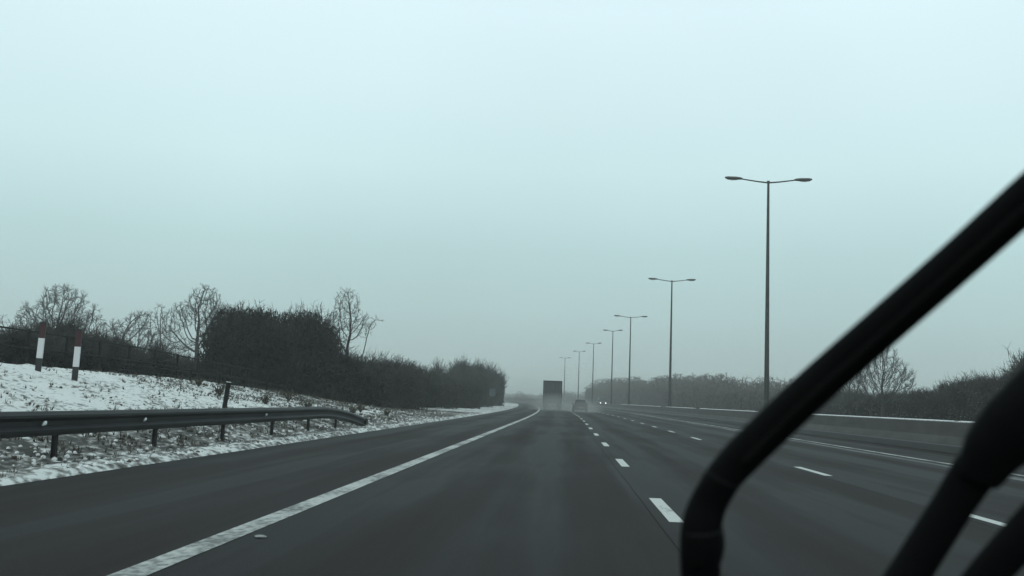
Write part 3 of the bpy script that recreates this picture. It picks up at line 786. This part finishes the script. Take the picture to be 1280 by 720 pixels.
def car_mesh(w_, Lg, hh, belt):
    # outline of the side, swept with tumblehome: car faces +y (rear at y=0)
    st = [(0, .35, .55, belt - .05), (.12, .25, .5, belt), (.7, .2, 1, belt), (1.4, .2, 1, belt), (2.6, .2, 1, belt - .02), (3.3, .2, 1, belt - .10), (Lg - .2, .25, .9, belt - .22), (Lg, .38, .5, belt - .38)]
    M_ = MB(); rings = []
    for y, z0, f, zt in st:
        hw = w_ / 2 * (.90 if y in (0, Lg) else 1.0)
        ring = [(-hw * .92, y, z0), (-hw, y, z0 + .18), (-hw, y, (z0 + zt) / 2 + .1), (-hw * .95, y, zt - .04), (-hw * .86, y, zt), (hw * .86, y, zt), (hw * .95, y, zt - .04), (hw, y, (z0 + zt) / 2 + .1), (hw, y, z0 + .18), (hw * .92, y, z0)]
        i = len(M_.v); M_.v += ring; rings.append(i)
    n = 10
    for i, j in zip(rings, rings[1:]):
        for q in range(n): M_.f.append((i + q, i + (q + 1) % n, j + (q + 1) % n, j + q)); M_.mi.append(0)
    M_.f.append(tuple(rings[0] + q for q in range(n))); M_.mi.append(0)
    M_.f.append(tuple(rings[-1] + q for q in reversed(range(n)))); M_.mi.append(0)
    G = MB()
    def frust(mb, x0, x1, ya, yb, yc, yd, za, zb):
        P = [(-x0, ya, za), (x0, ya, za), (x0, yd, za), (-x0, yd, za), (-x1, yb, zb), (x1, yb, zb), (x1, yc, zb), (-x1, yc, zb)]
        i = len(mb.v); mb.v += P
        for f in ((0, 1, 5, 4), (1, 2, 6, 5), (2, 3, 7, 6), (3, 0, 4, 7), (4, 5, 6, 7), (3, 2, 1, 0)): mb.f.append(tuple(i + k for k in f)); mb.mi.append(0)
    frust(G, w_ / 2 * .84, w_ / 2 * .66, .25, .62, 2.0, 2.95, belt - .02, hh - .06)
    Rf = MB(); frust(Rf, w_ / 2 * .67, w_ / 2 * .62, .60, .72, 1.95, 2.05, hh - .058, hh)
    return M_, G, Rf
def make_car(loc, rz, paint, label, head=False, w_=1.78, Lg=4.1, hh=1.46, belt=.93):
    e = empty('car', loc, rz); A, G, Rf = car_mesh(w_, Lg, hh, belt)
    A.build('body', paint, e, bevel=.03); G.build('windows', m_glass, e, bevel=.02); Rf.build('roof', paint, e, bevel=.02)
    for s in (-1, 1):
        for y in (.85, Lg - .85): wheel(e, s * (w_ / 2 - .08), y, .31, .31, .21)
        mb = MB(); mb.box(s * w_ * .40 - .13, s * w_ * .40 + .13, -.02, .06, .66, .84); mb.build('tail_light', m_redlens, e, bevel=.01)
        mb = MB(); mb.box(s * w_ * .36 - .16, s * w_ * .36 + .16, Lg - .06, Lg + .02, .56 , .72); mb.build('headlight', m_head_on if head else m_lens, e, bevel=.01)
        mb = MB(); mb.box(s * (w_ / 2 + .02) - .10, s * (w_ / 2 + .02) + .10, 2.55, 2.65, .92, 1.05); mb.build('wing_mirror', paint, e, bevel=.01)
    mb = MB(); mb.box(-.26, .26, -.03, .0, .5, .61); mb.build('number_plate', m_plate, e)
    return tag(e, label, 'car')
m_maroon = mat('dull_maroon_paint', (.03, .012, .013), .5)
m_dark = mat('dark_car_paint', (.03, .03, .035), .3)
make_car(rp(2.35, 127, 0), math.atan(67 / 3400), m_maroon, 'small dull red car seen from behind in the middle lane, right of the lorry')
# oncoming van with headlamps on
van = empty('van', rp(17.6, 290, .0), math.pi + math.atan(230 / 3400))
mb = MB(); prof_ = [(-2.9, .45), (-2.9, 2.4), (1.2, 2.45), (1.9, 1.45), (2.75, 1.2), (2.85, .5)]
i = 0
for s in (-1, 1): mb.v += [(s * .98, yy_, zz) for yy_, zz in prof_]
mb.f += [tuple(range(6))[::-1], tuple(range(6, 12))] + [(k, (k + 1) % 6, 6 + (k + 1) % 6, 6 + k) for k in range(6)]; mb.mi += [0] * 8
mb.build('body', m_dark, van, bevel=.06)
mb = MB(); mb.face([(-.85, 1.27, 2.40), (.85, 1.27, 2.40), (.88, 1.93, 1.5), (-.88, 1.93, 1.5)][::-1]); mb.build('windscreen', m_glass, van)
for s in (-1, 1):
    for y in (-1.9, 1.9): wheel(van, s * .88, y, .34, .34, .22)
    mb = MB(); mb.tube([(s * .72, 2.72, .92), (s * .72, 2.90, .90)], [.17, .15], 12); mb.build('headlight', m_head_on, van)
    mb = MB(); mb.box(s * 1.12 - .09, s * 1.12 + .09, 1.5, 1.6, 1.45, 1.75); mb.build('wing_mirror', m_dark, van)
tag(van, 'oncoming dark van with both headlamps lit beyond the barrier, faint in the spray', 'van')

# ------------------------------------------------------------------ the car's own wipers, just outside the windscreen
def bar(name, pts, parent, m, flat=.45):
    """pts: (px, py, distance, half width in photo px) along the arm as it lies on the sloping windscreen"""
    P = [cam_pt(a, b_, c_) for a, b_, c_, d in pts]; Rr = [d / FPX * c_ for a, b_, c_, d in pts]
    # smooth by Catmull-Rom
    Q, RR = [], []
    for i in range(len(P) - 1):
        p0 = P[max(0, i - 1)]; p1 = P[i]; p2 = P[i + 1]; p3 = P[min(len(P) - 1, i + 2)]
        for k in range(6):
            t_ = k / 6
            Q.append(.5 * ((2 * p1) + (p2 - p0) * t_ + (2 * p0 - 5 * p1 + 4 * p2 - p3) * t_ * t_ + (3 * p1 - p0 - 3 * p2 + p3) * t_ ** 3)); RR.append(Rr[i] * (1 - t_) + Rr[i + 1] * t_)
    Q.append(P[-1]); RR.append(Rr[-1])
    mb = MB(); mb.tube([q - parent.location for q in Q], RR, 14, flat=flat, nrm=fw)
    return mb.build(name, m, parent, smooth=True)
w1 = empty('windscreen_wiper', cam_pt(884, 905, .90))
bar('wiper_arm', [(884, 905, .90, 30), (880, 800, .88, 27), (876, 725, .86, 25.5), (876, 665, .845, 26), (886, 628, .84, 24), (905, 597, .83, 23)], w1, m_wiper)
bar('joint', [(876, 700, .855, 26), (878, 680, .85, 28.5), (878, 660, .845, 26)], w1, m_wiper, .7)
bar('wiper_blade', [(893, 610, .835, 22), (928, 570, .825, 25), (1003, 498, .80, 25.5), (1050, 456, .785, 26), (1100, 412, .765, 26), (1200, 324, .73, 27), (1285, 247, .70, 28.5), (1420, 125, .66, 27), (1500, 52, .64, 18)], w1, m_wiper)
bar('rubber_strip', [(930, 580, .815, 6), (1003, 508, .79, 6), (1120, 404, .75, 6), (1285, 258, .69, 6), (1480, 82, .635, 5)], w1, m_rubber, 1.2)
tag(w1, 'long black wiper crossing the right side of the view, bent at its lower end', 'wiper', 'windscreen wipers')
w2 = empty('windscreen_wiper', cam_pt(1020, 900, .82))
bar('wiper_arm', [(1020, 900, .82, 30), (1090, 790, .80, 29), (1140, 712, .79, 27), (1192, 630, .775, 27), (1222, 585, .765, 30), (1260, 540, .75, 33)], w2, m_wiper)
bar('joint', [(1222, 600, .765, 27), (1245, 560, .755, 41), (1272, 530, .745, 47), (1300, 500, .735, 46), (1350, 440, .72, 40), (1400, 380, .705, 34)], w2, m_wiper, .6)
bar('wiper_blade', [(1150, 830, .80, 20), (1215, 742, .78, 25), (1262, 688, .765, 27), (1330, 615, .745, 28), (1440, 500, .71, 26), (1540, 390, .68, 18)], w2, m_wiper)
tag(w2, 'thick black wiper with a bulky joint in the lower right corner of the view', 'wiper', 'windscreen wipers')

# ------------------------------------------------------------------ spray and haze
def vol_mat(name, col, dens, aniso=0):
    m = bpy.data.materials.new(name); m.use_nodes = True; t = m.node_tree; t.nodes.clear()
    o_ = t.nodes.new('ShaderNodeOutputMaterial'); v_ = t.nodes.new('ShaderNodeVolumePrincipled')
    v_.inputs['Color'].default_value = (*col, 1); v_.inputs['Density'].default_value = dens; v_.inputs['Anisotropy'].default_value = aniso
    t.links.new(v_.outputs[0], o_.inputs['Volume']); return m
import bmesh
def ellipsoid(name, loc, sc, m, label):
    bm = bmesh.new(); bmesh.ops.create_icosphere(bm, subdivisions=4, radius=1); me = bpy.data.meshes.new(name); bm.to_mesh(me); bm.free()
    for p in me.polygons: p.use_smooth = True
    me.materials.append(m); o = bpy.data.objects.new(name, me); C.objects.link(o); o.location = loc; o.scale = sc
    return tag(o, label, 'spray', kind='stuff')
def spray_mat(name, d):
    m = vol_mat(name, (.62, .62, .61), 0); t = m.node_tree; v_ = [n for n in t.nodes if n.type == 'PRINCIPLED_VOLUME'][0]
    tc_ = t.nodes.new('ShaderNodeTexCoord'); ln = t.nodes.new('ShaderNodeVectorMath'); ln.operation = 'LENGTH'
    t.links.new(tc_.outputs['Object'], ln.inputs[0]); q = mth(t, 'SUBTRACT', 1.0, ln.outputs['Value']); q = mth(t, 'MAXIMUM', q, v=0.0)
    q = mth(t, 'MULTIPLY', q, v=d); t.links.new(q, v_.inputs['Density']); return m
m_spray = spray_mat('road_spray', .075)
ellipsoid('spray', rp(-.8, 138, .3), (3.4, 24, 2.1), m_spray, 'cloud of road spray thrown up behind the lorry')
ellipsoid('spray', rp(2.6, 128, .1), (2.8, 20, 1.7), m_spray, 'low spray around the small red car')
m_haze = vol_mat('haze_air', (.78, .80, .785), .0012)
mb = MB(); mb.box(-2700, 2700, -70, 2700, -3, 18); tag(mb.build('haze', m_haze), 'pale winter haze over the whole road', 'haze', kind='stuff')
